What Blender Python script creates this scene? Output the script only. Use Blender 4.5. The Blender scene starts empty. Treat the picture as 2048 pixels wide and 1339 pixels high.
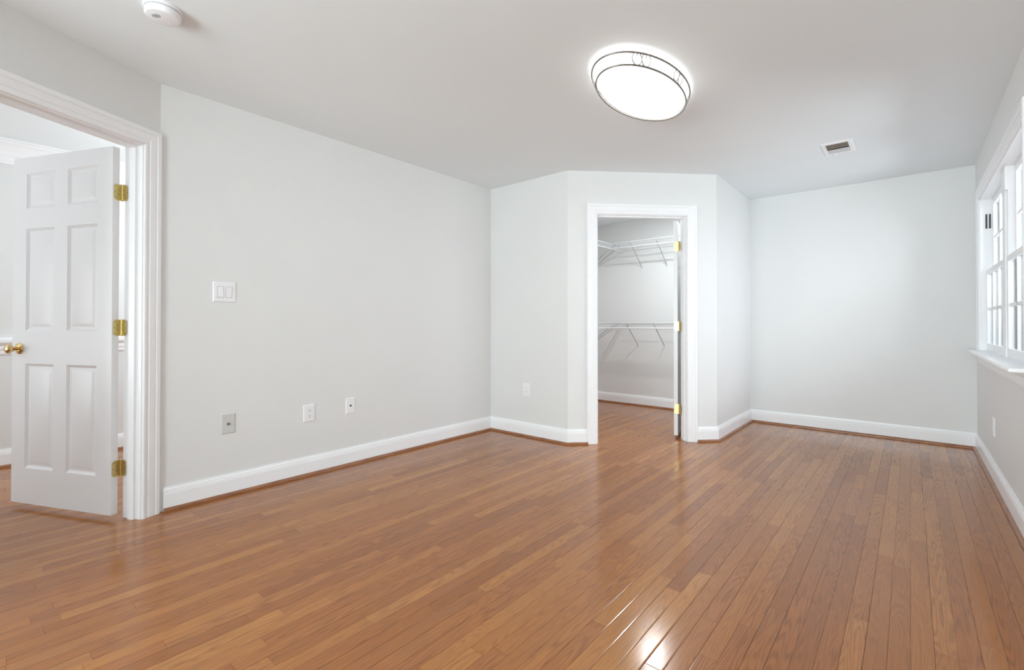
import bpy, bmesh, math, random
from mathutils import Vector, Matrix

# ------------------------------------------------------------------ camera, world, lights
scene = bpy.context.scene
COL = scene.collection
H = 2.44                                   # ceiling height
CAM_Z = 1.0703
YAW, PITCH, ROLL = math.radians(40.233), math.radians(0.482), math.radians(-0.016)
cam_data = bpy.data.cameras.new('camera')
cam = bpy.data.objects.new('camera', cam_data)
COL.objects.link(cam)
cam_data.sensor_width = 36.0
cam_data.lens = 941.171 / 2048.0 * 36.0
cam_data.shift_y = (639.14 - 669.5) / 2048.0
cam_data.clip_start = 0.02
cam.matrix_world = (Matrix.Translation((0, 0, CAM_Z)) @ Matrix.Rotation(YAW, 4, 'Z')
                    @ Matrix.Rotation(math.pi / 2 + PITCH, 4, 'X') @ Matrix.Rotation(-ROLL, 4, 'Z'))
scene.camera = cam

scene.view_settings.view_transform = 'Standard'
scene.view_settings.look = 'None'
scene.view_settings.gamma = 1.0
scene.view_settings.use_curve_mapping = False
scene.view_settings.exposure = 0.23
scene.cycles.max_bounces = 14
scene.cycles.diffuse_bounces = 10
scene.cycles.glossy_bounces = 4
scene.cycles.transparent_max_bounces = 16

world = bpy.data.worlds.new('sky')
scene.world = world
world.use_nodes = True
bg = world.node_tree.nodes['Background']
bg.inputs['Color'].default_value = (0.86, 0.93, 1.0, 1)
bg.inputs['Strength'].default_value = 0.95


def area_light(name, loc, direction, sx, sy, power, color=(1, 1, 1)):
    ld = bpy.data.lights.new(name, 'AREA')
    ld.shape = 'RECTANGLE'
    ld.size, ld.size_y = sx, sy
    ld.energy = power
    ld.color = color
    lo = bpy.data.objects.new(name, ld)
    COL.objects.link(lo)
    lo.location = loc
    lo.rotation_euler = Vector(direction).to_track_quat('-Z', 'Y').to_euler()
    return lo


# daylight falling in through the double window on the right
area_light('window_daylight', (0.95, 4.38, 1.80), (-1, 0, -0.35), 1.95, 1.5, 80, (0.90, 0.942, 1.0))
# added fill behind the photographer: one light level, one aimed up, through an added window
area_light('rear_fill_light', (-1.05, -2.42, 1.40), (0.25, 1, 0.0), 2.4, 1.6, 126, (0.87, 0.98, 1.0))
area_light('rear_upward_fill', (-1.05, -2.80, 1.05), (0.03, 1, 0.95), 2.4, 1.5, 50, (0.88, 0.985, 1.0))
# two unseen fill lights added to brighten the hall, and the closet's own lamp
area_light('hall_fill_light', (-4.35, -2.3, 1.2), (0, 1, 0.75), 1.3, 1.7, 26, (0.89, 0.96, 1.0))
hl = bpy.data.lights.new('hall_fill_point', 'POINT')  # added ambient fill, no fixture here
hl.energy = 31
hl.color = (0.90, 0.97, 1.0)
hl.shadow_soft_size = 0.2
hlo = bpy.data.objects.new('hall_fill_point', hl)
COL.objects.link(hlo)
hlo.location = (-4.25, 1.7, 1.9)
cl = area_light('closet_lamp_light', (-2.05, 4.72, 2.425), (0, 0, -1), 0.13, 0.13, 16.5, (0.93, 0.98, 1.0))
cl.data.shape = 'DISK'

# ------------------------------------------------------------------ measured plan
XL, XR, YB, YF = -3.263, 0.436, 3.522, 5.672
XC = -2.331
XD, YD = -1.351, 4.502
YA, ANG = 0.748, 0.46255
WT = 0.12                                  # partition thickness
S45 = math.sqrt(0.5)
D_DIR = Vector((math.sin(ANG), -math.cos(ANG), 0))     # along the entry wall, away from corner A
D_NRM = Vector((math.cos(ANG), math.sin(ANG), 0))      # into the room
A = Vector((XL, YA, 0)); B = Vector((XL, YB, 0)); C = Vector((XC, YB, 0))
Dp = Vector((XD, YD, 0)); E = Vector((XD, YF, 0)); F = Vector((XR, YF, 0))
YR = -2.2
G = Vector((XR, YR, 0))
L_ENTRY = 1.75
A2 = A + D_DIR * L_ENTRY
Z2 = Vector((A2.x, YR, 0))
CL_X, CL_Y = -3.35, 5.80                  # closet far corner
HALL_X = -5.17


# ------------------------------------------------------------------ materials
def new_mat(name):
    m = bpy.data.materials.new(name)
    m.use_nodes = True
    nt = m.node_tree
    return m, nt, nt.nodes['Principled BSDF']


class NB:
    def __init__(self, nt):
        self.nt = nt

    def n(self, t, **kw):
        nd = self.nt.nodes.new(t)
        for k, v in kw.items():
            setattr(nd, k, v)
        return nd

    def link(self, a, b):
        self.nt.links.new(a, b)

    def math(self, op, a, b=None, c=None, clamp=False):
        nd = self.n('ShaderNodeMath', operation=op, use_clamp=clamp)
        for i, v in enumerate((a, b, c)):
            if v is None:
                continue
            if isinstance(v, (int, float)):
                nd.inputs[i].default_value = v
            else:
                self.link(v, nd.inputs[i])
        return nd.outputs[0]

    def ramp(self, fac, stops, interp='LINEAR'):
        nd = self.n('ShaderNodeValToRGB')
        nd.color_ramp.interpolation = interp
        els = nd.color_ramp.elements
        while len(els) < len(stops):
            els.new(0.5)
        for e, (p, c) in zip(els, stops):
            e.position = p
            e.color = (*c, 1) if len(c) == 3 else c
        self.link(fac, nd.inputs[0])
        return nd.outputs['Color']

    def mix(self, fac, a, b, blend='MIX'):
        nd = self.n('ShaderNodeMix', data_type='RGBA', blend_type=blend)
        for sock, v in ((nd.inputs[0], fac), (nd.inputs[6], a), (nd.inputs[7], b)):
            if isinstance(v, (int, float)):
                sock.default_value = v
            elif isinstance(v, tuple):
                sock.default_value = (*v, 1)
            else:
                self.link(v, sock)
        return nd.outputs[2]

    def comb(self, x, y, z):
        nd = self.n('ShaderNodeCombineXYZ')
        for s, v in zip(nd.inputs, (x, y, z)):
            if isinstance(v, (int, float)):
                s.default_value = v
            else:
                self.link(v, s)
        return nd.outputs[0]

    def noise(self, vec, scale=1.0, detail=2.0, rough=0.5):
        nd = self.n('ShaderNodeTexNoise')
        nd.inputs['Scale'].default_value = scale
        nd.inputs['Detail'].default_value = detail
        nd.inputs['Roughness'].default_value = rough
        self.link(vec, nd.inputs['Vector'])
        return nd.outputs['Fac']


def paint(name, color, rough, var=0.012, bump=0.0, bscale=260):
    m, nt, p = new_mat(name)
    b = NB(nt)
    tc = b.n('ShaderNodeTexCoord')
    f = b.noise(tc.outputs['Object'], 3.0, 3)
    lo = tuple(c * (1 - var) for c in color)
    hi = tuple(min(1, c * (1 + var)) for c in color)
    b.link(b.ramp(f, [(0.3, lo), (0.7, hi)]), p.inputs['Base Color'])
    p.inputs['Roughness'].default_value = rough
    if bump:
        bn = b.n('ShaderNodeBump')
        bn.inputs['Strength'].default_value = bump
        bn.inputs['Distance'].default_value = 0.0006
        b.link(b.noise(tc.outputs['Object'], bscale, 2), bn.inputs['Height'])
        b.link(bn.outputs[0], p.inputs['Normal'])
    return m


M_WALL = paint('wall_paint', (0.765, 0.77, 0.765), 0.55, 0.006, 0.15)
M_CEIL = paint('ceiling_paint', (0.825, 0.868, 0.89), 0.8, 0.006, 0.12)
M_TRIM = paint('trim_paint', (0.91, 0.92, 0.935), 0.28, 0.004)
M_DOOR = paint('door_paint', (0.83, 0.835, 0.845), 0.33, 0.004)
M_PLATE = paint('white_plastic', (0.87, 0.87, 0.89), 0.3, 0.004)
M_ALMOND = paint('grey_plastic', (0.62, 0.63, 0.60), 0.35, 0.01)
M_DARK = paint('dark_hardware', (0.03, 0.03, 0.035), 0.4, 0.05)
M_GAP = paint('shadow_grey_plastic', (0.45, 0.46, 0.47), 0.5, 0.02)
M_SLOT = paint('slot_grey', (0.18, 0.18, 0.18), 0.6, 0.02)
M_WIRE = paint('white_vinyl_wire', (0.80, 0.82, 0.85), 0.35, 0.005)
M_BRACK = paint('grey_vinyl_bracket', (0.50, 0.51, 0.52), 0.4, 0.01)
M_SIDING = paint('house_siding', (0.42, 0.46, 0.53), 0.7, 0.02)
M_SIDEWHITE = paint('house_trim', (0.88, 0.88, 0.88), 0.6, 0.01)
M_GROUND = paint('lawn', (0.25, 0.30, 0.18), 0.9, 0.15)


def metal(name, color, rough):
    m, nt, p = new_mat(name)
    b = NB(nt)
    tc = b.n('ShaderNodeTexCoord')
    f = b.noise(tc.outputs['Object'], 40.0, 3)
    b.link(b.ramp(f, [(0.3, tuple(c * 0.9 for c in color)), (0.7, color)]), p.inputs['Base Color'])
    p.inputs['Metallic'].default_value = 1.0
    p.inputs['Roughness'].default_value = rough
    return m


M_BRASS = metal('polished_brass', (0.70, 0.57, 0.26), 0.32)
M_KNOB = metal('knob_brass', (0.78, 0.58, 0.27), 0.12)
M_PEWTER = metal('pewter', (0.34, 0.325, 0.30), 0.45)
M_VENTGREY = metal('vent_metal', (0.40, 0.40, 0.37), 0.6)


def glass_mat():
    m, nt, p = new_mat('window_glass')
    b = NB(nt)
    out = nt.nodes['Material Output']
    fr = b.n('ShaderNodeFresnel')
    fr.inputs['IOR'].default_value = 1.45
    tr = b.n('ShaderNodeBsdfTransparent')
    tr.inputs['Color'].default_value = (0.96, 0.98, 0.99, 1)
    gl = b.n('ShaderNodeBsdfGlossy')
    gl.inputs['Roughness'].default_value = 0.01
    mx = b.n('ShaderNodeMixShader')
    b.link(fr.outputs[0], mx.inputs[0])
    b.link(tr.outputs[0], mx.inputs[1])
    b.link(gl.outputs[0], mx.inputs[2])
    b.link(mx.outputs[0], out.inputs['Surface'])
    return m


M_GLASS = glass_mat()


def lamp_glass():
    m, nt, p = new_mat('lit_opal_glass')
    p.inputs['Base Color'].default_value = (0.95, 0.95, 0.93, 1)
    p.inputs['Roughness'].default_value = 0.3
    p.inputs['Emission Color'].default_value = (1.0, 0.985, 0.965, 1)
    p.inputs['Emission Strength'].default_value = 2.2
    return m


M_LAMP = lamp_glass()


def floor_mat():
    m, nt, p = new_mat('oak_strip_floor')
    b = NB(nt)
    tc = b.n('ShaderNodeTexCoord')
    sp = b.n('ShaderNodeSeparateXYZ')
    b.link(tc.outputs['Object'], sp.inputs[0])
    x, y = sp.outputs[0], sp.outputs[1]
    W = 0.0585
    r = b.math('DIVIDE', b.math('ADD', x, 20.011), W)
    row = b.math('FLOOR', r)
    fx = b.math('FRACT', r)
    wn = b.n('ShaderNodeTexWhiteNoise', noise_dimensions='1D')
    b.link(row, wn.inputs['W'])
    rnd = wn.outputs['Value']
    w1 = b.math('ADD', b.math('DIVIDE', y, 0.86), b.math('MULTIPLY', rnd, 911.0))
    vor = b.n('ShaderNodeTexVoronoi', voronoi_dimensions='1D', feature='F1')
    vor.inputs['Scale'].default_value = 1.0
    vor.inputs['Randomness'].default_value = 0.85
    b.link(w1, vor.inputs['W'])
    ved = b.n('ShaderNodeTexVoronoi', voronoi_dimensions='1D', feature='DISTANCE_TO_EDGE')
    ved.inputs['Scale'].default_value = 1.0
    ved.inputs['Randomness'].default_value = 0.85
    b.link(w1, ved.inputs['W'])
    cs = b.n('ShaderNodeSeparateColor')
    b.link(vor.outputs['Color'], cs.inputs[0])
    bid, bid2, bid3 = cs.outputs[0], cs.outputs[1], cs.outputs[2]
    # board tone
    tone = b.ramp(bid, [(0.0, (0.288, 0.100, 0.026)), (0.25, (0.344, 0.125, 0.031)), (0.5, (0.373, 0.139, 0.036)),
                        (0.75, (0.406, 0.159, 0.041)), (0.92, (0.441, 0.183, 0.048)), (1.0, (0.474, 0.204, 0.055))])
    tone = b.mix(b.math('MULTIPLY', bid2, 0.30), tone, (0.375, 0.123, 0.037))
    # cathedral grain: contour lines of a stretched noise
    seed = b.math('ADD', b.math('MULTIPLY', bid3, 83.0), b.math('MULTIPLY', rnd, 57.0))
    gv = b.comb(b.math('MULTIPLY', x, 17.0), b.math('MULTIPLY', y, 1.05), seed)
    gn = b.noise(gv, 1.0, 2.0, 0.45)
    wav = b.math('SINE', b.math('MULTIPLY', gn, 118.0))
    wav = b.math('MULTIPLY', b.math('ADD', wav, 1.0), 0.5)
    wav = b.math('POWER', wav, 1.8)
    jag = b.noise(b.comb(b.math('MULTIPLY', x, 420.0), b.math('MULTIPLY', y, 14.0), seed), 1.0, 2.0, 0.6)
    grain = b.math('MULTIPLY', wav, b.math('MULTIPLY_ADD', jag, 1.3, -0.15), clamp=True)
    gfac = b.math('MULTIPLY', grain, b.math('MULTIPLY_ADD', bid2, 0.55, 0.40))
    col = b.mix(gfac, tone, (0.135, 0.050, 0.022))
    # fine pores and slow mottling
    por = b.noise(b.comb(b.math('MULTIPLY', x, 700.0), b.math('MULTIPLY', y, 22.0), seed), 1.0, 1.0)
    pf = b.math('MULTIPLY', b.math('SUBTRACT', por, 0.52, clamp=True), 1.1, clamp=True)
    col = b.mix(pf, col, (0.17, 0.065, 0.028))
    mot = b.noise(b.comb(b.math('MULTIPLY', x, 6.0), b.math('MULTIPLY', y, 2.2), seed), 1.0, 3.0)
    mf = b.math('MULTIPLY', b.math('SUBTRACT', mot, 0.5, clamp=True), 0.9, clamp=True)
    col = b.mix(mf, col, (0.24, 0.105, 0.055))
    # seams; wider in some rows where the boards have shrunk
    wn2 = b.n('ShaderNodeTexWhiteNoise', noise_dimensions='1D')
    b.link(b.math('ADD', row, 0.37), wn2.inputs['W'])
    gapw = b.math('MULTIPLY_ADD', wn2.outputs['Value'], 0.016, 0.012)
    g1 = b.math('LESS_THAN', fx, gapw)
    jd = b.math('MULTIPLY', ved.outputs['Distance'], 0.86)
    g2 = b.math('MULTIPLY', b.math('LESS_THAN', jd, 0.0006), 0.6)
    gap = b.math('MAXIMUM', b.math('MULTIPLY', g1, 0.9), g2)
    col = b.mix(gap, col, (0.045, 0.016, 0.008))
    b.link(col, p.inputs['Base Color'])
    # bevelled edges, slight cupping and orange peel of the varnish
    e = b.math('MINIMUM', fx, b.math('SUBTRACT', 1.0, fx))
    bev = b.math('MULTIPLY', e, 16.0, clamp=True)
    jb = b.math('MULTIPLY', jd, 220.0, clamp=True)
    hgt = b.math('MULTIPLY', bev, b.math('MULTIPLY_ADD', jb, 0.35, 0.65))
    hgt = b.math('ADD', hgt, b.math('MULTIPLY', b.noise(b.comb(b.math('MULTIPLY', x, 30.0), b.math('MULTIPLY', y, 6.0), seed), 1.0, 2.0), 0.18))
    tilt = b.math('MULTIPLY', b.math('MULTIPLY', b.math('SUBTRACT', fx, 0.5), b.math('SUBTRACT', bid3, 0.5)), 0.9)
    hgt = b.math('ADD', hgt, tilt)
    bn = b.n('ShaderNodeBump')
    bn.inputs['Strength'].default_value = 0.4
    bn.inputs['Distance'].default_value = 0.0007
    b.link(hgt, bn.inputs['Height'])
    b.link(bn.outputs[0], p.inputs['Normal'])
    p.inputs['Roughness'].default_value = 0.165
    b.link(b.math('MULTIPLY_ADD', gap, -0.5, 0.5), p.inputs['Specular IOR Level'])
    return m


M_FLOOR = floor_mat()


def stained_wood():
    m, nt, p = new_mat('stained_shoe_wood')
    b = NB(nt)
    tc = b.n('ShaderNodeTexCoord')
    mp = b.n('ShaderNodeMapping')
    mp.inputs['Scale'].default_value = (9, 9, 60)
    b.link(tc.outputs['Object'], mp.inputs[0])
    f = b.noise(mp.outputs[0], 1.0, 3)
    b.link(b.ramp(f, [(0.3, (0.22, 0.085, 0.035)), (0.7, (0.36, 0.155, 0.07))]), p.inputs['Base Color'])
    p.inputs['Roughness'].default_value = 0.3
    return m


M_SHOE = stained_wood()


# ------------------------------------------------------------------ mesh helpers
def link(name, bm, mat, parent=None, kind=None, smooth=None):
    bmesh.ops.remove_doubles(bm, verts=bm.verts, dist=1e-6)
    bmesh.ops.recalc_face_normals(bm, faces=bm.faces)
    me = bpy.data.meshes.new(name)
    bm.to_mesh(me)
    bm.free()
    mats = mat if isinstance(mat, (list, tuple)) else [mat]
    for mm in mats:
        me.materials.append(mm)
    if smooth is not None:
        for pl in me.polygons:
            pl.use_smooth = True
        me.set_sharp_from_angle(angle=math.radians(smooth))
    o = bpy.data.objects.new(name, me)
    COL.objects.link(o)
    if parent is not None:
        o.parent = parent
    elif kind is None:
        pass
    if kind:
        o['kind'] = kind
    return o


def empty(name, loc=(0, 0, 0), rotz=0.0, kind=None):
    o = bpy.data.objects.new(name, None)
    COL.objects.link(o)
    o.location = loc
    o.rotation_euler = (0, 0, rotz)
    o.empty_display_size = 0.05
    if kind:
        o['kind'] = kind
    return o


def tag(o, label, cat, group=None):
    o['label'] = label
    o['category'] = cat
    if group:
        o['group'] = group
    return o


def box(bm, lo, hi, mi=0, fmap=None, bevel=0.0):
    vs = []
    for z in (lo[2], hi[2]):
        for (x, y) in ((lo[0], lo[1]), (hi[0], lo[1]), (hi[0], hi[1]), (lo[0], hi[1])):
            v = Vector((x, y, z))
            vs.append(bm.verts.new(fmap(v) if fmap else v))
    fs = []
    for idx in ((3, 2, 1, 0), (4, 5, 6, 7), (0, 1, 5, 4), (1, 2, 6, 5), (2, 3, 7, 6), (3, 0, 4, 7)):
        f = bm.faces.new([vs[i] for i in idx])
        f.material_index = mi
        fs.append(f)
    if bevel:
        es = set(e for f in fs for e in f.edges)
        r = bmesh.ops.bevel(bm, geom=list(es), offset=bevel, segments=2, affect='EDGES', profile=0.5)
        for f in r['faces']:
            f.material_index = mi
    return fs


def prism(bm, poly, z0, z1, mi=0):
    lo = [bm.verts.new((p[0], p[1], z0)) for p in poly]
    hi = [bm.verts.new((p[0], p[1], z1)) for p in poly]
    n = len(poly)
    fs = [bm.faces.new(lo[::-1]), bm.faces.new(hi)]
    for i in range(n):
        fs.append(bm.faces.new((lo[i], lo[(i + 1) % n], hi[(i + 1) % n], hi[i])))
    for f in fs:
        f.material_index = mi


def offset_pts(pts, d, closed=False):
    """mitred offset of a 2-D polyline to the right of its direction"""
    out = []
    n = len(pts)
    for i in range(n):
        ns = []
        if i > 0 or closed:
            a = pts[i] - pts[i - 1]
            ns.append(Vector((a.y, -a.x)).normalized())
        if i < n - 1 or closed:
            a = pts[(i + 1) % n] - pts[i]
            ns.append(Vector((a.y, -a.x)).normalized())
        if len(ns) == 1:
            out.append(pts[i] + ns[0] * d)
        else:
            m = (ns[0] + ns[1])
            m = m / m.length
            out.append(pts[i] + m * (d / max(0.2, m.dot(ns[0]))))
    return out


def sweep(bm, path, profile, fmap, i0=0, i1=None, mi=0, closed=False):
    """sweep profile [(offset, height)...] (closed loop) along a 2-D path; fmap(a, b, h)"""
    path = [Vector((p[0], p[1])) for p in path]
    i1 = len(path) - 1 if i1 is None else i1
    rows = []
    for (o, h) in profile:
        rows.append((offset_pts(path, o, closed), h))
    idx = list(range(len(path))) if closed else list(range(i0, i1 + 1))
    grid = [[bm.verts.new(fmap(r[i].x, r[i].y, h)) for (r, h) in rows] for i in idx]
    m = len(profile)
    last = len(grid) if closed else len(grid) - 1
    for k in range(last):
        for j in range(m):
            g0, g1 = grid[k], grid[(k + 1) % len(grid)]
            f = bm.faces.new((g0[j], g1[j], g1[(j + 1) % m], g0[(j + 1) % m]))
            f.material_index = mi
    if not closed:
        for g in (grid[0], grid[-1]):
            f = bm.faces.new(g)
            f.material_index = mi


def tube(bm, pts, r, seg=8, closed=False, mi=0):
    pts = [Vector(p) for p in pts]
    n = len(pts)
    rings = []
    prev = None
    for i in range(n):
        if closed:
            t = pts[(i + 1) % n] - pts[i - 1]
        else:
            t = pts[min(i + 1, n - 1)] - pts[max(i - 1, 0)]
        t.normalize()
        up = prev if prev is not None else (Vector((0, 0, 1)) if abs(t.z) < 0.9 else Vector((1, 0, 0)))
        u = (up - t * up.dot(t)).normalized()
        v = t.cross(u)
        prev = u
        rings.append([bm.verts.new(pts[i] + (u * math.cos(a) + v * math.sin(a)) * r)
                      for a in (2 * math.pi * k / seg for k in range(seg))])
    for i in range(n if closed else n - 1):
        a, b2 = rings[i], rings[(i + 1) % n]
        for k in range(seg):
            f = bm.faces.new((a[k], a[(k + 1) % seg], b2[(k + 1) % seg], b2[k]))
            f.material_index = mi
    if not closed:
        bm.faces.new(rings[0][::-1]).material_index = mi
        bm.faces.new(rings[-1]).material_index = mi


def lathe(bm, prof, seg, fmap, mi=0):
    """profile [(r, h)], revolved; fmap(x, y, h); closes poles when r == 0"""
    rings = []
    for (r, h) in prof:
        if r < 1e-7:
            rings.append([bm.verts.new(fmap(0, 0, h))])
        else:
            rings.append([bm.verts.new(fmap(r * math.cos(2 * math.pi * k / seg), r * math.sin(2 * math.pi * k / seg), h))
                          for k in range(seg)])
    for a, b2 in zip(rings[:-1], rings[1:]):
        for k in range(seg):
            k2 = (k + 1) % seg
            if len(a) == 1 and len(b2) == 1:
                continue
            if len(a) == 1:
                f = bm.faces.new((a[0], b2[k], b2[k2]))
            elif len(b2) == 1:
                f = bm.faces.new((a[k], a[k2], b2[0]))
            else:
                f = bm.faces.new((a[k], a[k2], b2[k2], b2[k]))
            f.material_index = mi


def frame_map(origin, ax, nrm):
    """plane coordinates (t along ax, z up, h along nrm) to world"""
    o, a, n = Vector(origin), Vector(ax), Vector(nrm)
    return lambda t, z, h: o + a * t + n * h + Vector((0, 0, z))


ROOM = [Vector((p.x, p.y)) for p in (A2, A, B, C, Dp, E, F, G, Z2)]      # room outline, interior on the right
IA, IB, IC, ID, IE, IF, IG, IZ = 1, 2, 3, 4, 5, 6, 7, 8

# ------------------------------------------------------------------ floor and ceiling
bm = bmesh.new()
box(bm, (HALL_X - 0.15, -3.2, -0.06), (XR + 0.16, 6.0, 0.0))
floor = link('floor', bm, M_FLOOR, kind='structure')
bm = bmesh.new()
box(bm, (HALL_X - 0.15, -3.2, H), (XR + 0.16, 6.0, H + 0.08))
ceiling = link('ceiling', bm, M_CEIL, kind='structure')

# ------------------------------------------------------------------ walls
OUT = offset_pts(ROOM, -WT, closed=True)


def wall_quad(name, i, j, holes=()):
    """mitred wall between room corners i and j; holes = (t0, t1, z0, z1) along the room face"""
    bm = bmesh.new()
    p0, p1, q0, q1 = ROOM[i], ROOM[j], OUT[i], OUT[j]
    L = (p1 - p0).length
    d = (p1 - p0) / L
    nrm = Vector((-d.y, d.x))                  # outwards, left of direction
    cuts = [0.0]
    for h in holes:
        cuts += [h[0], h[1]]
    cuts.append(L)

    def pair(t):
        if t == 0.0:
            return p0, q0
        if t == L:
            return p1, q1
        return p0 + d * t, p0 + d * t + nrm * WT
    for k in range(len(cuts) - 1):
        (a, ao), (c, co) = pair(cuts[k]), pair(cuts[k + 1])
        quad = [a, c, co, ao]
        if k % 2 == 0:
            prism(bm, quad, 0, H)
        else:
            h = holes[k // 2]
            if h[2] > 0:
                prism(bm, quad, 0, h[2])
            prism(bm, quad, h[3], H)
    return link(name, bm, M_WALL, kind='structure')


ENT_T0, ENT_T1, DOOR_H = 0.101, 0.905, 2.051          # entry door opening from corner A
CLO_T0, CLO_T1 = 0.272, 1.098                         # closet door opening from corner C
WIN_Y0, WIN_Y1, WIN_Z0, WIN_Z1 = 3.375, 5.362, 0.836, 2.085
wall_quad('wall_left', IA, IB)
wall_quad('wall_closet_left', IB, IC)
wall_quad('wall_closet_front', IC, ID, [(CLO_T0 - 0.02, CLO_T1 + 0.02, 0, DOOR_H + 0.02)])
wall_quad('wall_closet_right', ID, IE)
wall_quad('wall_back', IE, IF)
wall_quad('wall_right', IF, IG, [(YF - WIN_Y1, YF - WIN_Y0, WIN_Z0, WIN_Z1)])
wall_quad('wall_entry', 0, IA, [(L_ENTRY - ENT_T1 - 0.02, L_ENTRY - ENT_T0 + 0.02, 0, DOOR_H + 0.02)])
RW0, RW1, RWZ0, RWZ1 = -2.25, 0.15, 0.55, 2.20       # added opening behind the photographer for the fill lights
wall_quad('wall_front', IG, IZ, [(XR - RW1, XR - RW0, RWZ0, RWZ1)])
wall_quad('wall_entry_side', IZ, 0)
# closet shell
bm = bmesh.new()
prism(bm, [(CL_X - 0.1, CL_Y), (XD - WT, CL_Y), (XD - WT, CL_Y + 0.1), (CL_X - 0.1, CL_Y + 0.1)], 0, H)
link('wall_closet_back', bm, M_WALL, kind='structure')
bm = bmesh.new()
prism(bm, [(CL_X - 0.1, YB + WT), (CL_X, YB + WT), (CL_X, CL_Y), (CL_X - 0.1, CL_Y)], 0, H)
link('wall_closet_side', bm, M_WALL, kind='structure')
# hall shell
bm = bmesh.new()
box(bm, (HALL_X - 0.1, -3.1, 0), (HALL_X, 3.3, H))
link('wall_hall_far', bm, M_WALL, kind='structure')
bm = bmesh.new()
box(bm, (HALL_X, 3.2, 0), (XL - WT, 3.3, H))
link('wall_hall_end', bm, M_WALL, kind='structure')
bm = bmesh.new()
box(bm, (HALL_X, -3.1, 0), (A2.x - WT, -3.0, H))
link('wall_hall_near', bm, M_WALL, kind='structure')
bm = bmesh.new()
box(bm, (A2.x - WT, -3.1, 0), (A2.x, YR - WT, H))
link('wall_hall_side', bm, M_WALL, kind='structure')

# ------------------------------------------------------------------ baseboards with shoe moulding
BASE_PROF = [(0, 0.0), (0.015, 0.0), (0.015, 0.096), (0.0138, 0.099), (0.0138, 0.107), (0.0112, 0.111),
             (0.0112, 0.118), (0.007, 0.125), (0.006, 0.132), (0, 0.132)]
SHOE_PROF = [(0.015, 0.0), (0.033, 0.0), (0.033, 0.007), (0.0305, 0.013), (0.0255, 0.0175), (0.020, 0.019), (0.015, 0.019)]
fplan = lambda a, b, h: Vector((a, b, h))


def baseboard(name, path, segs, profs=(BASE_PROF, SHOE_PROF)):
    bm = bmesh.new()
    bs = bmesh.new()
    for (pth, i0, i1) in segs:
        sweep(bm, pth, profs[0], fplan, i0, i1)
        sweep(bs, pth, profs[1], fplan, i0, i1)
    o = link(name, bm, M_TRIM, kind='structure')
    s = link('shoe_moulding', bs, M_SHOE, parent=o, smooth=40)
    s['label'] = 'reddish brown stained wood shoe moulding'
    return o


P2 = lambda v: Vector((v.x, v.y))
e45 = Vector((S45, S45))
cas = 0.093
left_start = P2(A) + Vector((0.0, 0.022))
baseboard('baseboard_left', None, [([left_start, ROOM[IB], ROOM[IC]], 0, 1)])
baseboard('baseboard_closet_left', None, [(ROOM, IB, IC)])
baseboard('baseboard_closet_front', None, [([ROOM[IB], ROOM[IC], ROOM[IC] + e45 * (CLO_T0 - cas)], 1, 2),
                                           ([ROOM[IC] + e45 * (CLO_T1 + cas), ROOM[ID], ROOM[IE]], 0, 1)])
baseboard('baseboard_closet_right', None, [(ROOM, ID, IE)])
baseboard('baseboard_back', None, [(ROOM, IE, IF)])
baseboard('baseboard_right', None, [(ROOM, IF, IG)])
baseboard('baseboard_front', None, [(ROOM, IG, IZ)])
cp = [Vector((CL_X, YB + WT)), Vector((CL_X, CL_Y)), Vector((XD - WT, CL_Y)), Vector((XD - WT, YD + 0.1))]
baseboard('baseboard_closet_inner', None, [(cp, 0, 3)])
hp = [Vector((HALL_X, -3.0)), Vector((HALL_X, 3.2)), Vector((XL - WT, 3.2)), Vector((XL - WT, YA + 0.1))]
baseboard('baseboard_hall', None, [(hp, 0, 3)])

# hall chair rail and crown
bm = bmesh.new()
RAIL = [(0, 0.838), (0.006, 0.838), (0.010, 0.850), (0.010, 0.872), (0.016, 0.878), (0.016, 0.905), (0.024, 0.915),
        (0.034, 0.930), (0.034, 0.952), (0.028, 0.962), (0, 0.964)]
sweep(bm, hp, RAIL, fplan, 0, 3)
link('trim_1', bm, M_TRIM, kind='structure')
bm = bmesh.new()
CROWN = [(0, H - 0.175), (0.012, H - 0.175), (0.012, H - 0.160), (0.018, H - 0.15), (0.018, H - 0.120), (0.026, H - 0.112),
         (0.034, H - 0.090), (0.060, H - 0.045), (0.078, H - 0.030), (0.080, H - 0.020), (0.095, H - 0.016), (0.095, H - 0.0005), (0, H - 0.0005)]
sweep(bm, hp, CROWN, fplan, 0, 3)
link('trim_2', bm, M_TRIM, kind='structure')

# ------------------------------------------------------------------ door frames
CASING = [(0.0, 0.0), (0.0, 0.010), (0.004, 0.013), (0.012, 0.013), (0.016, 0.010), (0.026, 0.011), (0.030, 0.014),
          (0.046, 0.016), (0.058, 0.017), (0.063, 0.014), (0.068, 0.019), (0.078, 0.021), (0.086, 0.021), (0.090, 0.018), (0.090, 0.0)]


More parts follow.
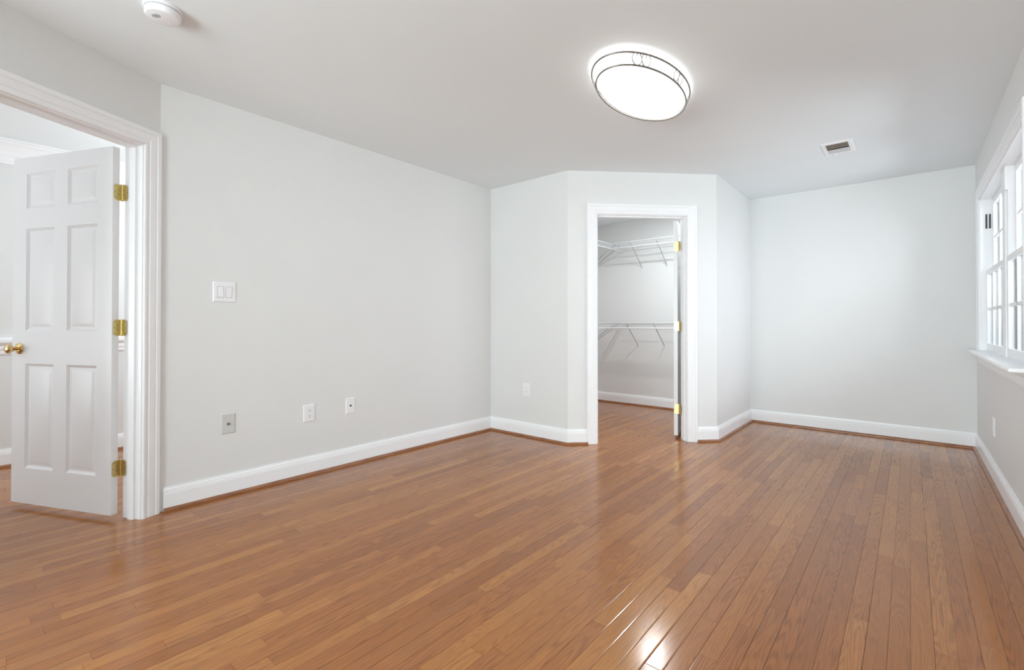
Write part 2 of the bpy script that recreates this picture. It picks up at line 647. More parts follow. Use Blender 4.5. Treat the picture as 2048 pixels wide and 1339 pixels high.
def door_frame(name, origin, ax, nrm, t0, t1, stop_a, stop_b, rabbet):
    """casing on both faces, jambs, head and stop of an opening t0..t1"""
    fm = frame_map(origin, ax, nrm)
    root = empty(name, fm((t0 + t1) / 2, 0, 0), kind='structure')
    inv = Matrix.Translation(-root.location)
    L = lambda t, z, h: fm(t, z, h) - root.location
    bm = bmesh.new()
    rev = 0.006
    path = [(t0 - rev, 0.0), (t0 - rev, DOOR_H + rev), (t1 + rev, DOOR_H + rev), (t1 + rev, 0.0)]
    path2 = path
    prof = [(-o, h) for (o, h) in CASING]
    sweep(bm, path2, prof, L)
    link('room_casing', bm, M_TRIM, parent=root, smooth=25)
    bm = bmesh.new()
    sweep(bm, path2, [(o, -WT - h) for (o, h) in prof], L)
    link('inner_casing', bm, M_TRIM, parent=root, smooth=25)
    bm = bmesh.new()
    m3 = lambda v: L(v.x, v.z, v.y)
    box(bm, (t0 - 0.02, -WT, 0), (t0, 0.0, DOOR_H + 0.02), fmap=m3)
    box(bm, (t1, -WT, 0), (t1 + 0.02, 0.0, DOOR_H + 0.02), fmap=m3)
    box(bm, (t0, -WT, DOOR_H), (t1, 0.0, DOOR_H + 0.02), fmap=m3)
    link('jamb', bm, M_TRIM, parent=root)
    bm = bmesh.new()
    d = 0.012
    box(bm, (t0, stop_a, 0), (t0 + d, stop_b, DOOR_H), fmap=m3)
    box(bm, (t1 - d, stop_a, 0), (t1, stop_b, DOOR_H), fmap=m3)
    box(bm, (t0 + d, stop_a, DOOR_H - d), (t1 - d, stop_b, DOOR_H), fmap=m3)
    link('door_stop', bm, M_TRIM, parent=root)
    return root


door_frame('trim_3', A, D_DIR, D_NRM, ENT_T0, ENT_T1, -0.075, -0.035, True)
E45 = Vector((S45, S45, 0))
N45 = Vector((S45, -S45, 0))
door_frame('trim_4', C, E45, N45, CLO_T0, CLO_T1, -0.075, -0.035, True)


# ------------------------------------------------------------------ six-panel doors
def panel_face(bm, xs, zs, cells, y, sgn):
    """flat face at y with raised panels in the given (i, j) cells; sgn = outward direction in y"""
    for i in range(len(xs) - 1):
        for j in range(len(zs) - 1):
            x0, x1, z0, z1 = xs[i], xs[i + 1], zs[j], zs[j + 1]
            if (i, j) not in cells:
                bm.faces.new([bm.verts.new((a, y, b)) for a, b in ((x0, z0), (x1, z0), (x1, z1), (x0, z1))])
                continue
            rings = []
            for (ins, dep) in ((0, 0), (0.004, 0.0035), (0.010, 0.0065), (0.014, 0.0095), (0.020, 0.0095), (0.030, 0.0065), (0.046, 0.0015)):
                rings.append([bm.verts.new((a, y - sgn * dep, b)) for a, b in
                              ((x0 + ins, z0 + ins), (x1 - ins, z0 + ins), (x1 - ins, z1 - ins), (x0 + ins, z1 - ins))])
            for r0, r1 in zip(rings[:-1], rings[1:]):
                for k in range(4):
                    bm.faces.new((r0[k], r0[(k + 1) % 4], r1[(k + 1) % 4], r1[k]))
            bm.faces.new(rings[-1])


def build_door(name, w, pin, direction, thick_dir, knob=True, hinge_z=(0.29, 1.06, 1.80)):
    """slab local x runs from the hinge edge along direction, local y (0..-T) ; pin = world point of hinge-edge corner
    thick_dir gives the side on which the slab lies"""
    T, Hd, gap = 0.035, 2.012, 0.028
    d = Vector(direction).normalized()
    th = Vector(thick_dir).normalized()
    root = empty(name, (pin.x, pin.y, 0), kind='structure')
    rot = Matrix(((d.x, th.x, 0), (d.y, th.y, 0), (0, 0, 1)))
    st, mu = 0.112, 0.105
    pw = (w - 2 * st - mu) / 2
    xs = [0, st, st + pw, st + pw + mu, w - st, w]
    zs = [0, 0.205, 0.810, 1.000, 1.595, 1.712, 1.918, Hd]
    cells = {(i, j) for i in (1, 3) for j in (1, 3, 5)}
    bm = bmesh.new()
    panel_face(bm, xs, zs, cells, 0.0, -1)
    panel_face(bm, xs, zs, cells, T, 1)
    for a, b in (((0, 0), (0, Hd)), ((w, 0), (w, Hd))):
        bm.faces.new([bm.verts.new(p) for p in ((a[0], 0, 0), (a[0], T, 0), (a[0], T, Hd), (a[0], 0, Hd))])
    for z in (0, Hd):
        for i in range(len(xs) - 1):
            bm.faces.new([bm.verts.new(p) for p in ((xs[i], 0, z), (xs[i + 1], 0, z), (xs[i + 1], T, z), (xs[i], T, z))])
    bmesh.ops.translate(bm, verts=bm.verts, vec=(0, 0, gap))
    bmesh.ops.transform(bm, matrix=rot.to_4x4(), verts=bm.verts)
    slab = link('door_slab', bm, M_DOOR, parent=root, smooth=20)
    if knob:
        for side in (-1, 1):
            y0 = 0.0 if side < 0 else T
            f = lambda x, y, h: rot @ Vector((w - 0.062 + x, y0 + side * h, 0.925 + y))
            bm = bmesh.new()
            lathe(bm, [(0, 0), (0.033, 0), (0.033, 0.003), (0.029, 0.007), (0.020, 0.010), (0.014, 0.011), (0, 0.011)], 28, f)
            ro = link('rosette', bm, M_KNOB, parent=root, smooth=35)
            ro['label'] = 'brass rosette'
            bm = bmesh.new()
            lathe(bm, [(0, 0.010), (0.0105, 0.010), (0.0095, 0.026), (0.012, 0.031), (0.020, 0.036), (0.0255, 0.044), (0.0265, 0.051),
                       (0.024, 0.058), (0.016, 0.0635), (0.006, 0.065), (0, 0.065)], 28, f)
            kn = link('knob', bm, M_KNOB, parent=ro, smooth=35)
            kn['label'] = 'round polished brass knob'
    return root, rot, T, w


def hinge(parent, origin_world, rot_slab, z, jamb_dir, mi_knuckle=None):
    """butt hinge: leaf on the slab's hinge edge, knuckle, leaf on the jamb"""
    hgt = 0.089
    bm = bmesh.new()

    def leaf(f, width, rounded):
        r = 0.016
        pts = [(0, -hgt / 2)]
        for k in range(6):
            a = -math.pi / 2 + k * math.pi / 10
            pts.append((width - r + r * math.cos(a), -hgt / 2 + r + r * math.sin(a)))
        for k in range(6):
            a = k * math.pi / 10
            pts.append((width - r + r * math.cos(a), hgt / 2 - r + r * math.sin(a)))
        pts.append((0, hgt / 2))
        lo = [bm.verts.new(f(u, v, 0)) for u, v in pts]
        hi = [bm.verts.new(f(u, v, 0.0022)) for u, v in pts]
        bm.faces.new(lo[::-1])
        bm.faces.new(hi)
        n = len(pts)
        for i in range(n):
            bm.faces.new((lo[i], lo[(i + 1) % n], hi[(i + 1) % n], hi[i]))
        for (u, v) in ((width * 0.72, 0.031), (width * 0.72, -0.031), (width * 0.86, 0.0), (width * 0.40, 0.012), (width * 0.40, -0.012)):
            sr = 0.0034
            vs = [bm.verts.new(f(u + sr * math.cos(2 * math.pi * k / 10), v + sr * math.sin(2 * math.pi * k / 10), 0.0027)) for k in range(10)]
            vb = [bm.verts.new(f(u + sr * math.cos(2 * math.pi * k / 10), v + sr * math.sin(2 * math.pi * k / 10), 0.001)) for k in range(10)]
            bm.faces.new(vs).material_index = 1
            for k in range(10):
                bm.faces.new((vb[k], vb[(k + 1) % 10], vs[(k + 1) % 10], vs[k])).material_index = 1
    # local frame of the slab: x along slab, y thickness
    T = 0.035
    fl = lambda u, v, h: rot_slab @ Vector((-h, T + 0.011 - u, z + v))
    leaf(fl, 0.041, True)
    pin_l = rot_slab @ Vector((-0.005, T + 0.013, 0))
    jd, jn = jamb_dir
    fj = lambda u, v, h: pin_l + Vector(jd) * u + Vector(jn) * h + Vector((0, 0, z + v))
    leaf(fj, 0.034, False)
    for k in range(5):
        z0 = z - hgt / 2 + k * hgt / 5
        lathe(bm, [(0, z0 + 0.0005), (0.0062, z0 + 0.0005), (0.0062, z0 + hgt / 5 - 0.0005), (0, z0 + hgt / 5 - 0.0005)], 14,
              lambda x, y, h: pin_l + Vector((x, y, h)))
    lathe(bm, [(0, z - hgt / 2 - 0.003), (0.004, z - hgt / 2 - 0.001), (0.004, z + hgt / 2 + 0.001), (0, z + hgt / 2 + 0.004)], 12,
          lambda x, y, h: pin_l + Vector((x, y, h)))
    o = link('hinge', bm, [M_BRASS, M_PEWTER], parent=parent, smooth=35)
    o['label'] = 'polished brass butt hinge'
    return o


# entry door: opened square into the hall, hinged on the right jamb
pin1 = A + D_DIR * 0.153 - D_NRM * 0.140
a1 = math.radians(1.6)
d1 = -D_NRM * math.cos(a1) - D_DIR * math.sin(a1)
th1 = -D_DIR * math.cos(a1) + D_NRM * math.sin(a1)
door1, rot1, T1, W1 = build_door('door_1', 0.790, pin1, d1, th1, True)
for z in (0.275, 1.048, 1.795):
    hinge(door1, None, rot1, z, (D_NRM, D_DIR))

# closet door: opened into the closet past square
ang_c = math.radians(31)
dc = (-N45 * math.cos(ang_c) + E45 * math.sin(ang_c)).normalized()
thc = Vector((dc.y, -dc.x, 0))                # right side of the door direction
if thc.dot(E45) < 0:
    thc = -thc
pin2 = C + E45 * (CLO_T1 - 0.058) - N45 * (WT + 0.024)
door2, rot2, T2, W2 = build_door('door_2', 0.78, pin2, dc, thc, True)
for z in (0.275, 1.048, 1.795):
    hinge(door2, None, rot2, z, (N45, -E45))


# ------------------------------------------------------------------ window
wf = frame_map((XR, 0, 0), (0, 1, 0), (-1, 0, 0))     # t = y, z, h into the room
win = empty('window_1', (XR, (WIN_Y0 + WIN_Y1) / 2, WIN_Z0), kind='structure')
wl = lambda t, z, h: wf(t, z, h) - win.location
m3w = lambda v: wl(v.x, v.z, v.y)
WTOP = WIN_Z1 - 0.005
STOOL = 0.858
bm = bmesh.new()
path = [(WIN_Y0 + 0.004, STOOL), (WIN_Y0 + 0.004, WTOP), (WIN_Y1 - 0.004, WTOP), (WIN_Y1 - 0.004, STOOL)]
sweep(bm, path, [(-o * 0.9, h) for (o, h) in CASING], wl)
link('window_casing', bm, M_TRIM, parent=win, smooth=25)
bm = bmesh.new()
DP = -0.12
box(bm, (WIN_Y0, DP, STOOL), (WIN_Y0 + 0.016, 0.0, WIN_Z1), fmap=m3w)
box(bm, (WIN_Y1 - 0.016, DP, STOOL), (WIN_Y1, 0.0, WIN_Z1), fmap=m3w)
box(bm, (WIN_Y0, DP, WIN_Z1 - 0.016), (WIN_Y1, 0.0, WIN_Z1), fmap=m3w)
link('window_jamb', bm, M_TRIM, parent=win)
MUL0, MUL1 = 4.295, 4.435
bm = bmesh.new()
box(bm, (MUL0, DP, STOOL), (MUL1, -0.040, WTOP - 0.01), fmap=m3w)
box(bm, (MUL0 + 0.045, -0.041, STOOL), (MUL1, -0.030, WTOP - 0.01), fmap=m3w, bevel=0.003)
box(bm, (MUL0 - 0.004, -0.041, WTOP - 0.16), (MUL1 + 0.004, -0.026, WTOP - 0.01), fmap=m3w, bevel=0.003)
link('window_mullion', bm, M_TRIM, parent=win)
bm = bmesh.new()
box(bm, (WIN_Y0 - 0.105, -0.004, STOOL - 0.022), (WIN_Y1 + 0.215, 0.079, STOOL), fmap=m3w, bevel=0.007)
box(bm, (WIN_Y0, DP - 0.03, STOOL - 0.022), (WIN_Y1, 0.0, STOOL), fmap=m3w)
link('window_stool', bm, M_TRIM, parent=win, smooth=40)
bm = bmesh.new()
apron = [(0, -0.085), (0.006, -0.085), (0.011, -0.075), (0.013, -0.062), (0.013, -0.030), (0.022, -0.018), (0.024, 0.0), (0, 0.0)]
sweep(bm, [(0, 0), (1, 0)], [(0, 0), (0, 0.001), (0.001, 0.001)], lambda a, b, h: Vector((0, 0, 0)))
bm.clear()
rows = []
for yy in (WIN_Y0 - 0.085, WIN_Y1 + 0.10):
    rows.append([bm.verts.new(wl(yy, STOOL - 0.022 + z, h)) for (h, z) in apron])
n = len(apron)
for j in range(n):
    bm.faces.new((rows[0][j], rows[1][j], rows[1][(j + 1) % n], rows[0][(j + 1) % n]))
bm.faces.new(rows[0]); bm.faces.new(rows[1])
link('window_apron', bm, M_TRIM, parent=win, smooth=30)


def sash(y0, y1, z0, z1, hc, top_rail, bot_rail):
    stile, T = 0.042, 0.032
    bm = bmesh.new()
    f = m3w
    box(bm, (y0, hc - T / 2, z0), (y0 + stile, hc + T / 2, z1), fmap=f, bevel=0.003)
    box(bm, (y1 - stile, hc - T / 2, z0), (y1, hc + T / 2, z1), fmap=f, bevel=0.003)
    box(bm, (y0 + stile, hc - T / 2, z0), (y1 - stile, hc + T / 2, z0 + bot_rail), fmap=f, bevel=0.003)
    box(bm, (y0 + stile, hc - T / 2, z1 - top_rail), (y1 - stile, hc + T / 2, z1), fmap=f, bevel=0.003)
    s = link('sash', bm, M_TRIM, parent=win)
    iy0, iy1, iz0, iz1 = y0 + stile, y1 - stile, z0 + bot_rail, z1 - top_rail
    bm = bmesh.new()
    for k in (1, 2):
        yc = iy0 + (iy1 - iy0) * k / 3
        box(bm, (yc - 0.011, hc - 0.010, iz0), (yc + 0.011, hc + 0.010, iz1), fmap=f, bevel=0.003)
    zc = (iz0 + iz1) / 2
    box(bm, (iy0, hc - 0.010, zc - 0.011), (iy1, hc + 0.010, zc + 0.011), fmap=f, bevel=0.003)
    link('muntin_bars', bm, M_TRIM, parent=s)
    bm = bmesh.new()
    box(bm, (iy0, hc - 0.002, iz0), (iy1, hc + 0.002, iz1), fmap=f)
    link('glass_pane', bm, M_GLASS, parent=s)


MEET = 1.480
for (y0, y1) in ((WIN_Y0 + 0.016, MUL0 - 0.002), (MUL1 + 0.002, WIN_Y1 - 0.016)):
    sash(y0, y1, STOOL + 0.004, MEET + 0.018, -0.048, 0.036, 0.055)
    sash(y0, y1, MEET - 0.018, WIN_Z1 - 0.016, -0.086, 0.05, 0.036)
# dark vent catches on the far jamb
bm = bmesh.new()
for h in (-0.036, -0.056):
    box(bm, (WIN_Y1 - 0.0215, h - 0.005, 1.835), (WIN_Y1 - 0.015, h + 0.005, 1.950), fmap=m3w)
lt = link('sash_catch', bm, M_DARK, parent=win)
lt['label'] = 'small black sash catch on the white jamb'

# unseen wide window, added behind the photographer to let the fill lights in
rf = frame_map((0, YR, 0), (1, 0, 0), (0, 1, 0))
rwin = empty('added_rear_window', (( RW0 + RW1) / 2, YR, RWZ0), kind='structure')
rl = lambda t, z, h: rf(t, z, h) - rwin.location
m3r = lambda v: rl(v.x, v.z, v.y)
bm = bmesh.new()
sweep(bm, [(RW0, RWZ0), (RW0, RWZ1), (RW1, RWZ1), (RW1, RWZ0)], [(-o, h) for (o, h) in CASING], rl, closed=True)
link('window_casing', bm, M_TRIM, parent=rwin, smooth=25)
bm = bmesh.new()
box(bm, (RW0, -0.12, RWZ0), (RW0 + 0.03, 0, RWZ1), fmap=m3r)
box(bm, (RW1 - 0.03, -0.12, RWZ0), (RW1, 0, RWZ1), fmap=m3r)
box(bm, (RW0, -0.12, RWZ1 - 0.03), (RW1, 0, RWZ1), fmap=m3r)
box(bm, (RW0, -0.12, RWZ0), (RW1, 0.03, RWZ0 + 0.03), fmap=m3r)
for k in (1, 2):
    xm = RW0 + (RW1 - RW0) * k / 3
    box(bm, (xm - 0.03, -0.09, RWZ0), (xm + 0.03, -0.03, RWZ1), fmap=m3r)
link('window_frame', bm, M_TRIM, parent=rwin)
bm = bmesh.new()
box(bm, (RW0 + 0.03, -0.062, RWZ0 + 0.03), (RW1 - 0.03, -0.058, RWZ1 - 0.03), fmap=m3r)
link('glass_pane', bm, M_GLASS, parent=rwin)

# ------------------------------------------------------------------ outside
bm = bmesh.new()
box(bm, (-8, 6.2, -3.0), (30, 40, -2.9))
box(bm, (0.7, -12, -3.0), (30, 6.2, -2.9))
box(bm, (-12, -14, -3.0), (0.7, -3.3, -2.9))
link('ground', bm, M_GROUND, kind='structure')
house = empty('neighbouring_house', (0.6, 11.0, -2.9))
tag(house, 'pale blue grey neighbouring house with white battens seen through the window panes', 'house')
bm = bmesh.new()
box(bm, (-0.3, 0.0, 0), (9.4, 5.0, 6.6))
link('house_wall', bm, M_SIDING, parent=house)
bm = bmesh.new()
for k in range(66):  # white boards, partly standing in for muntin reflections in the panes
    x = -0.3 + k * 0.146
    box(bm, (x, -0.025, 0), (x + 0.062, 0.002, 6.6))
link('stripes', bm, M_SIDEWHITE, parent=house)
bm = bmesh.new()
prism(bm, [(-0.7, -0.5), (9.8, -0.5), (9.8, 2.6), (-0.7, 2.6)], 6.55, 6.68)
bm2 = [bm.verts.new(v) for v in ((-0.7, -0.5, 6.68), (9.8, -0.5, 6.68), (9.8, 5.5, 6.68), (-0.7, 5.5, 6.68), (-0.7, 2.5, 8.4), (9.8, 2.5, 8.4))]
for f in ((0, 1, 5, 4), (2, 3, 4, 5), (0, 4, 3), (1, 2, 5), (0, 3, 2, 1)):
    bm.faces.new([bm2[i] for i in f])
link('house_roof', bm, M_SLOT, parent=house)


# ------------------------------------------------------------------ oval ceiling light
LC = Vector((-1.150, 2.505, 0))
lamp = empty('ceiling_light', (LC.x, LC.y, H))
tag(lamp, 'lit oval white glass ceiling light in a dark scrolled wire frame', 'ceiling light')


def oval(ax, ay, z, n=72):
    return [Vector((ax * math.cos(2 * math.pi * k / n), ay * math.sin(2 * math.pi * k / n), z)) for k in range(n)]


bm = bmesh.new()
rings = []
for (ax, ay, z) in ((0.150, 0.330, -0.001), (0.150, 0.330, -0.008), (0.205, 0.395, -0.010), (0.212, 0.404, -0.022), (0.207, 0.397, -0.04), (0.199, 0.386, -0.062),
                    (0.188, 0.374, -0.078), (0.165, 0.345, -0.089), (0.115, 0.27, -0.097), (0.05, 0.13, -0.1005)):
    rings.append([bm.verts.new(p) for p in oval(ax, ay, z)])
for r0, r1 in zip(rings[:-1], rings[1:]):
    for k in range(72):
        bm.faces.new((r0[k], r0[(k + 1) % 72], r1[(k + 1) % 72], r1[k]))
bm.faces.new(rings[-1])
bm.faces.new(rings[0][::-1])
gb = link('glass_bowl', bm, M_LAMP, parent=lamp, smooth=60)
gb['label'] = 'glowing white opal glass bowl'
# the light the bulbs behind the glass throw down into the room
lamp_down = area_light('ceiling_light_glow', (LC.x, LC.y, H - 0.1015), (0, 0, -1), 0.34, 0.68, 3.0, (0.92, 0.965, 1.0))
lamp_down.data.shape = 'ELLIPSE'
lamp_down.rotation_euler = (0, 0, 0)
Z1L, Z2L = -0.030, -0.080
bm = bmesh.new()
tube(bm, oval(0.2205, 0.414, Z1L), 0.0052, 8, closed=True)
fr = link('upper_ring', bm, M_PEWTER, parent=lamp, smooth=60)
bm = bmesh.new()
tube(bm, oval(0.201, 0.386, Z2L), 0.0050, 8, closed=True)
link('lower_ring', bm, M_PEWTER, parent=lamp, smooth=60)


def ring_pt(a, s, out=0.0):
    """point on the sloping band: s = 0 lower ring, 1 upper ring"""
    ax, ay = 0.200 + 0.0205 * s + out, 0.384 + 0.030 * s + out
    return Vector((ax * math.cos(a), ay * math.sin(a), Z2L + (Z1L - Z2L) * s))


def arc_angle(a0, dist):
    """advance dist metres along the oval from angle a0"""
    n = 20
    a = a0
    for _ in range(n):
        d = math.hypot(0.21 * math.sin(a), 0.4 * math.cos(a))
        a += dist / n / d
    return a


for deg in (-50, -3, 44, 130, 177, 217):
    a0 = math.radians(deg)
    bm = bmesh.new()
    for sgn in (-1, 1):
        # a C-scroll whose lower lobe touches the lower ring, tips curling in at the top
        R = 0.0255
        cx = sgn * R * 1.02
        pts = []
        for k in range(26):
            th = math.radians(-235 + 290 * k / 25)            # leaves a gap at the upper inner side
            pts.append((cx + sgn * R * math.cos(th), 0.5 + 0.5 * math.sin(th)))
        for k in range(1, 9):
            th = math.radians(55 + 150 * k / 8)
            rr = 0.42
            pts.append((cx + sgn * (R * math.cos(math.radians(55)) + R * rr * (math.cos(th) - math.cos(math.radians(55)))),
                        0.5 + 0.5 * math.sin(math.radians(55)) + 0.5 * rr * (math.sin(th) - math.sin(math.radians(55)))))
        tube(bm, [ring_pt(arc_angle(a0, u), s, 0.004) for (u, s) in pts], 0.0025, 6)
    link('wire_scroll', bm, M_PEWTER, parent=lamp, smooth=60)

# ------------------------------------------------------------------ smoke detector
sd = empty('smoke_detector', (-2.478, 0.574, H))
tag(sd, 'round white smoke detector on the ceiling near the left doorway', 'smoke detector')
fz = lambda x, y, h: Vector((x, y, -h))
bm = bmesh.new()
lathe(bm, [(0, 0), (0.071, 0), (0.071, 0.009), (0.068, 0.012), (0, 0.012)], 48, fz)
link('base_plate', bm, M_PLATE, parent=sd, smooth=35)
bm = bmesh.new()
lathe(bm, [(0.058, 0.012), (0.058, 0.018), (0, 0.018)], 48, fz)
vg = link('vent_gap', bm, M_GAP, parent=sd, smooth=35)
bm = bmesh.new()
lathe(bm, [(0, 0.0165), (0.066, 0.0165), (0.066, 0.034), (0.062, 0.041), (0.050, 0.0445), (0, 0.0455)], 48, fz)
link('cover', bm, M_PLATE, parent=sd, smooth=35)
bm = bmesh.new()
for k in range(5):
    y = -0.008 + k * 0.004
    wv = 0.015 * math.sqrt(max(0.05, 1 - ((k - 2) / 2.6) ** 2))
    box(bm, (-wv * 1.2, y * 1.2 - 0.0016, -0.0462), (wv * 1.2, y * 1.2 + 0.0016, -0.0440))
gr = link('sounder_grille', bm, M_GAP, parent=sd)
gr.location = (0.007, -0.026, 0)
gr.rotation_euler = (0, 0, math.radians(35))

# ------------------------------------------------------------------ ceiling register
vt = empty('ceiling_vent', (-0.421, 4.421, H))
tag(vt, 'white rectangular ceiling air vent with a half open grey slot', 'vent')
bm = bmesh.new()
hx, hy, ix, iy = 0.102, 0.156, 0.070, 0.118
o4 = [(-hx, -hy), (hx, -hy), (hx, hy), (-hx, hy)]
prof_r = [(0, 0.0), (0, -0.003), (0.012, -0.008), (0.030, -0.008), (0.033, -0.004), (0.033, 0.0)]
sweep(bm, [Vector(p) for p in o4[::-1]], prof_r, fplan, closed=True)
link('register_frame', bm, M_PLATE, parent=vt)
bm = bmesh.new()
box(bm, (-hx + 0.03, -hy + 0.03, -0.0012), (hx - 0.03, hy - 0.03, -0.0002))
link('duct_recess', bm, M_SLOT, parent=vt)
for half in (0, 1):
    for k in range(5):
        bm = bmesh.new()
        y0 = -0.118 + half * 0.126 + k * 0.0225
        tilt = 0.010 if half == 0 else 0.0240
        zb = -0.0012
        z_lo = -0.0085
        a = [(-ix, y0, zb if half == 0 else z_lo), (ix, y0, zb if half == 0 else z_lo), (ix, y0 + tilt, z_lo if half == 0 else -0.0065), (-ix, y0 + tilt, z_lo if half == 0 else -0.0065)]
        lo = [bm.verts.new(p) for p in a]
        hi = [bm.verts.new((p[0], p[1] + 0.001, p[2] + 0.0008)) for p in a]
        bm.faces.new(lo); bm.faces.new(hi[::-1])
        for i in range(4):
            bm.faces.new((lo[i], lo[(i + 1) % 4], hi[(i + 1) % 4], hi[i]))
        lv = link('louver', bm, M_VENTGREY if half == 0 else M_PLATE, parent=vt)
        if half == 0:
            lv['label'] = 'open grey louver'
bm = bmesh.new()
box(bm, (-0.028, 0.126, -0.022), (-0.018, 0.134, -0.008), bevel=0.002)
link('damper_lever', bm, M_PLATE, parent=vt)


# ------------------------------------------------------------------ wall plates
def plate(name, label, cat, origin, ax, nrm, w, h, mat=M_PLATE, group=None, t=0.006):
    root = empty(name, origin)
    tag(root, label, cat, group)
    fm = frame_map((0, 0, 0), ax, nrm)
    m = lambda v: fm(v.x, v.z, v.y)
    bm = bmesh.new()
    prof = [(0, 0.0), (0, 0.003), (-0.0035, t), (-0.008, t + 0.0005)]
    pts = [Vector(p) for p in ((-w / 2, -h / 2), (-w / 2, h / 2), (w / 2, h / 2), (w / 2, -h / 2))]
    rows = []
    for (o, hh) in prof:
        q = [Vector((math.copysign(abs(p.x) + o, p.x), math.copysign(abs(p.y) + o, p.y))) for p in pts]
        rows.append([bm.verts.new(fm(p.x, p.y, hh)) for p in q])
    for r0, r1 in zip(rows[:-1], rows[1:]):
        for k in range(4):
            bm.faces.new((r0[k], r0[(k + 1) % 4], r1[(k + 1) % 4], r1[k]))
    bm.faces.new(rows[-1])
    bm.faces.new(rows[0][::-1])
    link('cover_plate', bm, mat, parent=root)
    return root, fm, m, t + 0.0005


def screw(root, fm, u, v, t, mat=M_PLATE, r=0.0032):
    bm = bmesh.new()
    lathe(bm, [(0, 0.0), (r, 0.0), (r, 0.0008), (0, 0.0013)], 14, lambda x, y, h: fm(u + x, v + y, t + h))
    return link('screw', bm, mat, parent=root, smooth=40)


Xd, Yd = Vector((0, 1, 0)), Vector((1, 0, 0))
# double rocker switch
root, fm, m, t = plate('light_switch', 'white double rocker light switch plate on the long left wall', 'light switch',
                       (XL, 1.080, 1.267), Xd, Yd, 0.128, 0.126)
for k, u in enumerate((-0.0235, 0.0235)):
    bm = bmesh.new()
    box(bm, (u - 0.0185, t - 0.001, -0.0355), (u + 0.0185, t + 0.0004, 0.0355), fmap=m)
    link('switch_surround', bm, M_GAP, parent=root)
    bm = bmesh.new()
    tilt = 0.0035 if k == 0 else -0.0035
    q = []
    for z, hh in ((-0.033, 0.003 + tilt), (0.0, 0.0035), (0.033, 0.003 - tilt)):
        q.append((z, t + max(0.001, hh)))
    vs = []
    for (z, hh) in q:
        vs.append([bm.verts.new(fm(u - 0.016, z, hh)), bm.verts.new(fm(u + 0.016, z, hh)), bm.verts.new(fm(u + 0.016, z, t)), bm.verts.new(fm(u - 0.016, z, t))])
    for a0, a1 in zip(vs[:-1], vs[1:]):
        for k2 in range(4):
            bm.faces.new((a0[k2], a0[(k2 + 1) % 4], a1[(k2 + 1) % 4], a1[k2]))
    bm.faces.new(vs[0]); bm.faces.new(vs[-1])
    link('rocker', bm, M_PLATE, parent=root)

# grey coax plate
root, fm, m, t = plate('cable_jack', 'grey beige cable jack plate low on the left wall below the switch', 'wall jack',
                       (XL, 1.105, 0.445), Xd, Yd, 0.078, 0.122, M_ALMOND)
for v in (-0.042, 0.042):
    screw(root, fm, 0, v, t, M_ALMOND)
bm = bmesh.new()
lathe(bm, [(0, 0), (0.009, 0), (0.009, 0.003), (0.0055, 0.003), (0.0055, 0.010), (0.002, 0.010), (0.002, 0.006), (0, 0.006)], 18,
      lambda x, y, h: fm(x, y, t + h))
cx = link('coax_connector', bm, M_VENTGREY, parent=root, smooth=35)
cx['label'] = 'grey metal coaxial connector'


def outlet(name, label, origin, ax, nrm):
    root, fm, m, t = plate(name, label, 'outlet', origin, ax, nrm, 0.084, 0.122, group=None)
    for c in (-0.0195, 0.0195):
        bm = bmesh.new()
        n = 24
        ring = []
        for k in range(n):
            a = 2 * math.pi * k / n
            ring.append((0.0172 * math.cos(a), max(-0.0135, min(0.0135, 0.0172 * math.sin(a)))))
        lo = [bm.verts.new(fm(x, c + y, t - 0.001)) for x, y in ring]
        hi = [bm.verts.new(fm(x * 0.97, c + y * 0.97, t + 0.0022)) for x, y in ring]
        bm.faces.new(hi)
        for k in range(n):
            bm.faces.new((lo[k], lo[(k + 1) % n], hi[(k + 1) % n], hi[k]))
        rc = link('receptacle', bm, M_PLATE, parent=root)
        bm = bmesh.new()
        box(bm, (-0.0078, t + 0.0018, c + 0.001), (-0.0052, t + 0.0026, c + 0.0095), fmap=m)
        box(bm, (0.0052, t + 0.0018, c + 0.002), (0.0078, t + 0.0026, c + 0.0085), fmap=m)
        lathe(bm, [(0, 0.0), (0.003, 0.0), (0.003, 0.0026), (0, 0.0026)], 12, lambda x, y, h: fm(x, c - 0.0075 + y, t + h))
        sl = link('slots', bm, M_SLOT, parent=rc)
    screw(root, fm, 0, 0, t, M_PLATE)
    return root


outlet('wall_outlet', 'white duplex wall outlet between the two jack plates on the left wall', (XL, 1.625, 0.436), Xd, Yd)
outlet('wall_outlet', 'white duplex wall outlet on the short wall left of the closet door', (-2.795, YB, 0.4415), Vector((1, 0, 0)), Vector((0, -1, 0)))
outlet('wall_outlet', 'white duplex wall outlet on the right wall below the window', (XR, 4.60, 0.366), Vector((0, -1, 0)), Vector((-1, 0, 0)))

root, fm, m, t = plate('phone_jack', 'white jack plate with one black hole on the left wall, nearest the far corner', 'wall jack',
                       (XL, 1.947, 0.447), Xd, Yd, 0.076, 0.122)
for v in (-0.042, 0.042):
    screw(root, fm, 0, v, t, M_PLATE)
bm = bmesh.new()
lathe(bm, [(0, 0.0), (0.0075, 0.0), (0.0075, 0.002), (0, 0.002)], 16, lambda x, y, h: fm(x, y, t + h))
jk = link('jack_hole', bm, M_DARK, parent=root)
jk['label'] = 'small round black jack'


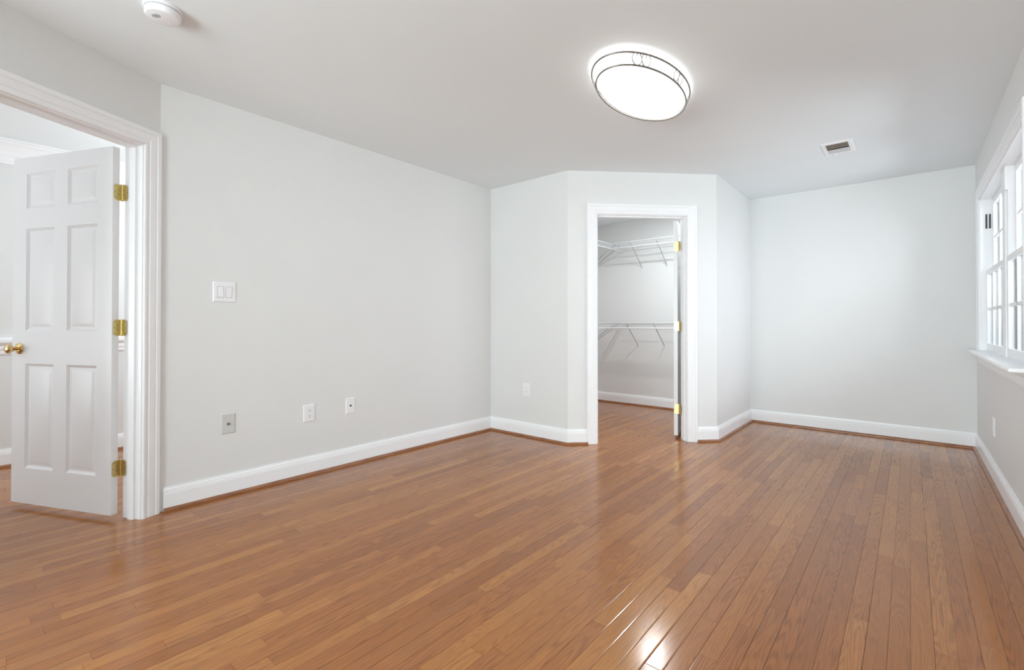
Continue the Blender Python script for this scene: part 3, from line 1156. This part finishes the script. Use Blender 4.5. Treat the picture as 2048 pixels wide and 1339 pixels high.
# ------------------------------------------------------------------ closet wire shelves
def wire_shelf(label, origin, ax, out, length, depth, bracket_t, zrod=-0.070, miter=0.0):
    """ax runs along the wall, out points from the wall; origin at wall, shelf deck height"""
    root = empty('wire_shelf', origin)
    tag(root, label, 'shelf', 'white wire closet shelves')
    fm = lambda t, o, z: Vector(ax) * t + Vector(out) * o + Vector((0, 0, z))
    bm = bmesh.new()
    for o in (0.012, depth * 0.5, depth - 0.004):
        tube(bm, [fm(0.004, o, -0.006), fm(length, o, -0.006)], 0.0032, 6)
    n = int(length / 0.0255)
    for k in range(n + 1):
        tt = 0.006 + k * (length - 0.012) / n
        tube(bm, [fm(tt, 0.004, 0), fm(tt, depth, 0), fm(tt, depth + 0.001, zrod)], 0.0011, 4)
    link('wire_deck', bm, M_WIRE, parent=root)
    bm = bmesh.new()
    tube(bm, [fm(0.004, depth + 0.003, -0.001), fm(length, depth + 0.003, -0.001)], 0.0050, 8)
    link('front_rail', bm, M_WIRE, parent=root, smooth=60)
    bm = bmesh.new()
    tube(bm, [fm(0.004, depth + 0.004, zrod), fm(length, depth + 0.004, zrod)], 0.0072, 8)
    link('hang_rail', bm, M_WIRE, parent=root, smooth=60)
    for tt in bracket_t:
        bm = bmesh.new()
        foot = fm(tt, 0.006, -0.285)
        tube(bm, [fm(tt, depth + 0.004, -0.02), foot], 0.0052, 6)
        tube(bm, [foot, fm(tt, 0.006, -0.315)], 0.0055, 6)
        tube(bm, [fm(tt, depth + 0.004, -0.02), fm(tt, depth + 0.004, 0.004), fm(tt, depth - 0.012, 0.006)], 0.0045, 6)
        link('support_bracket', bm, M_BRACK, parent=root, smooth=60)
    return root


LIPY, LIPX = 5.480, -2.955
DB = CL_Y - LIPY
DL = LIPX - CL_X
x_start = LIPX + 0.012                      # the back shelves butt against the left ones
x_end = XD - WT - 0.004
for (zz, word, fx) in ((2.106, 'upper', (-2.680, -2.343, -1.80)), (1.081, 'lower', (-2.735, -2.378, -1.80))):
    wire_shelf(word + ' white wire shelf across the back wall of the closet', (x_start, CL_Y, zz), (1, 0, 0), (0, -1, 0),
               x_end - x_start, DB, [v - x_start for v in fx], zrod=-0.066)
    wire_shelf(word + ' white wire shelf on the left wall of the closet', (CL_X, 4.3, zz), (0, 1, 0), (1, 0, 0),
               CL_Y - 0.004 - 4.3, DL, (0.30, 1.25, 1.36), zrod=-0.066)
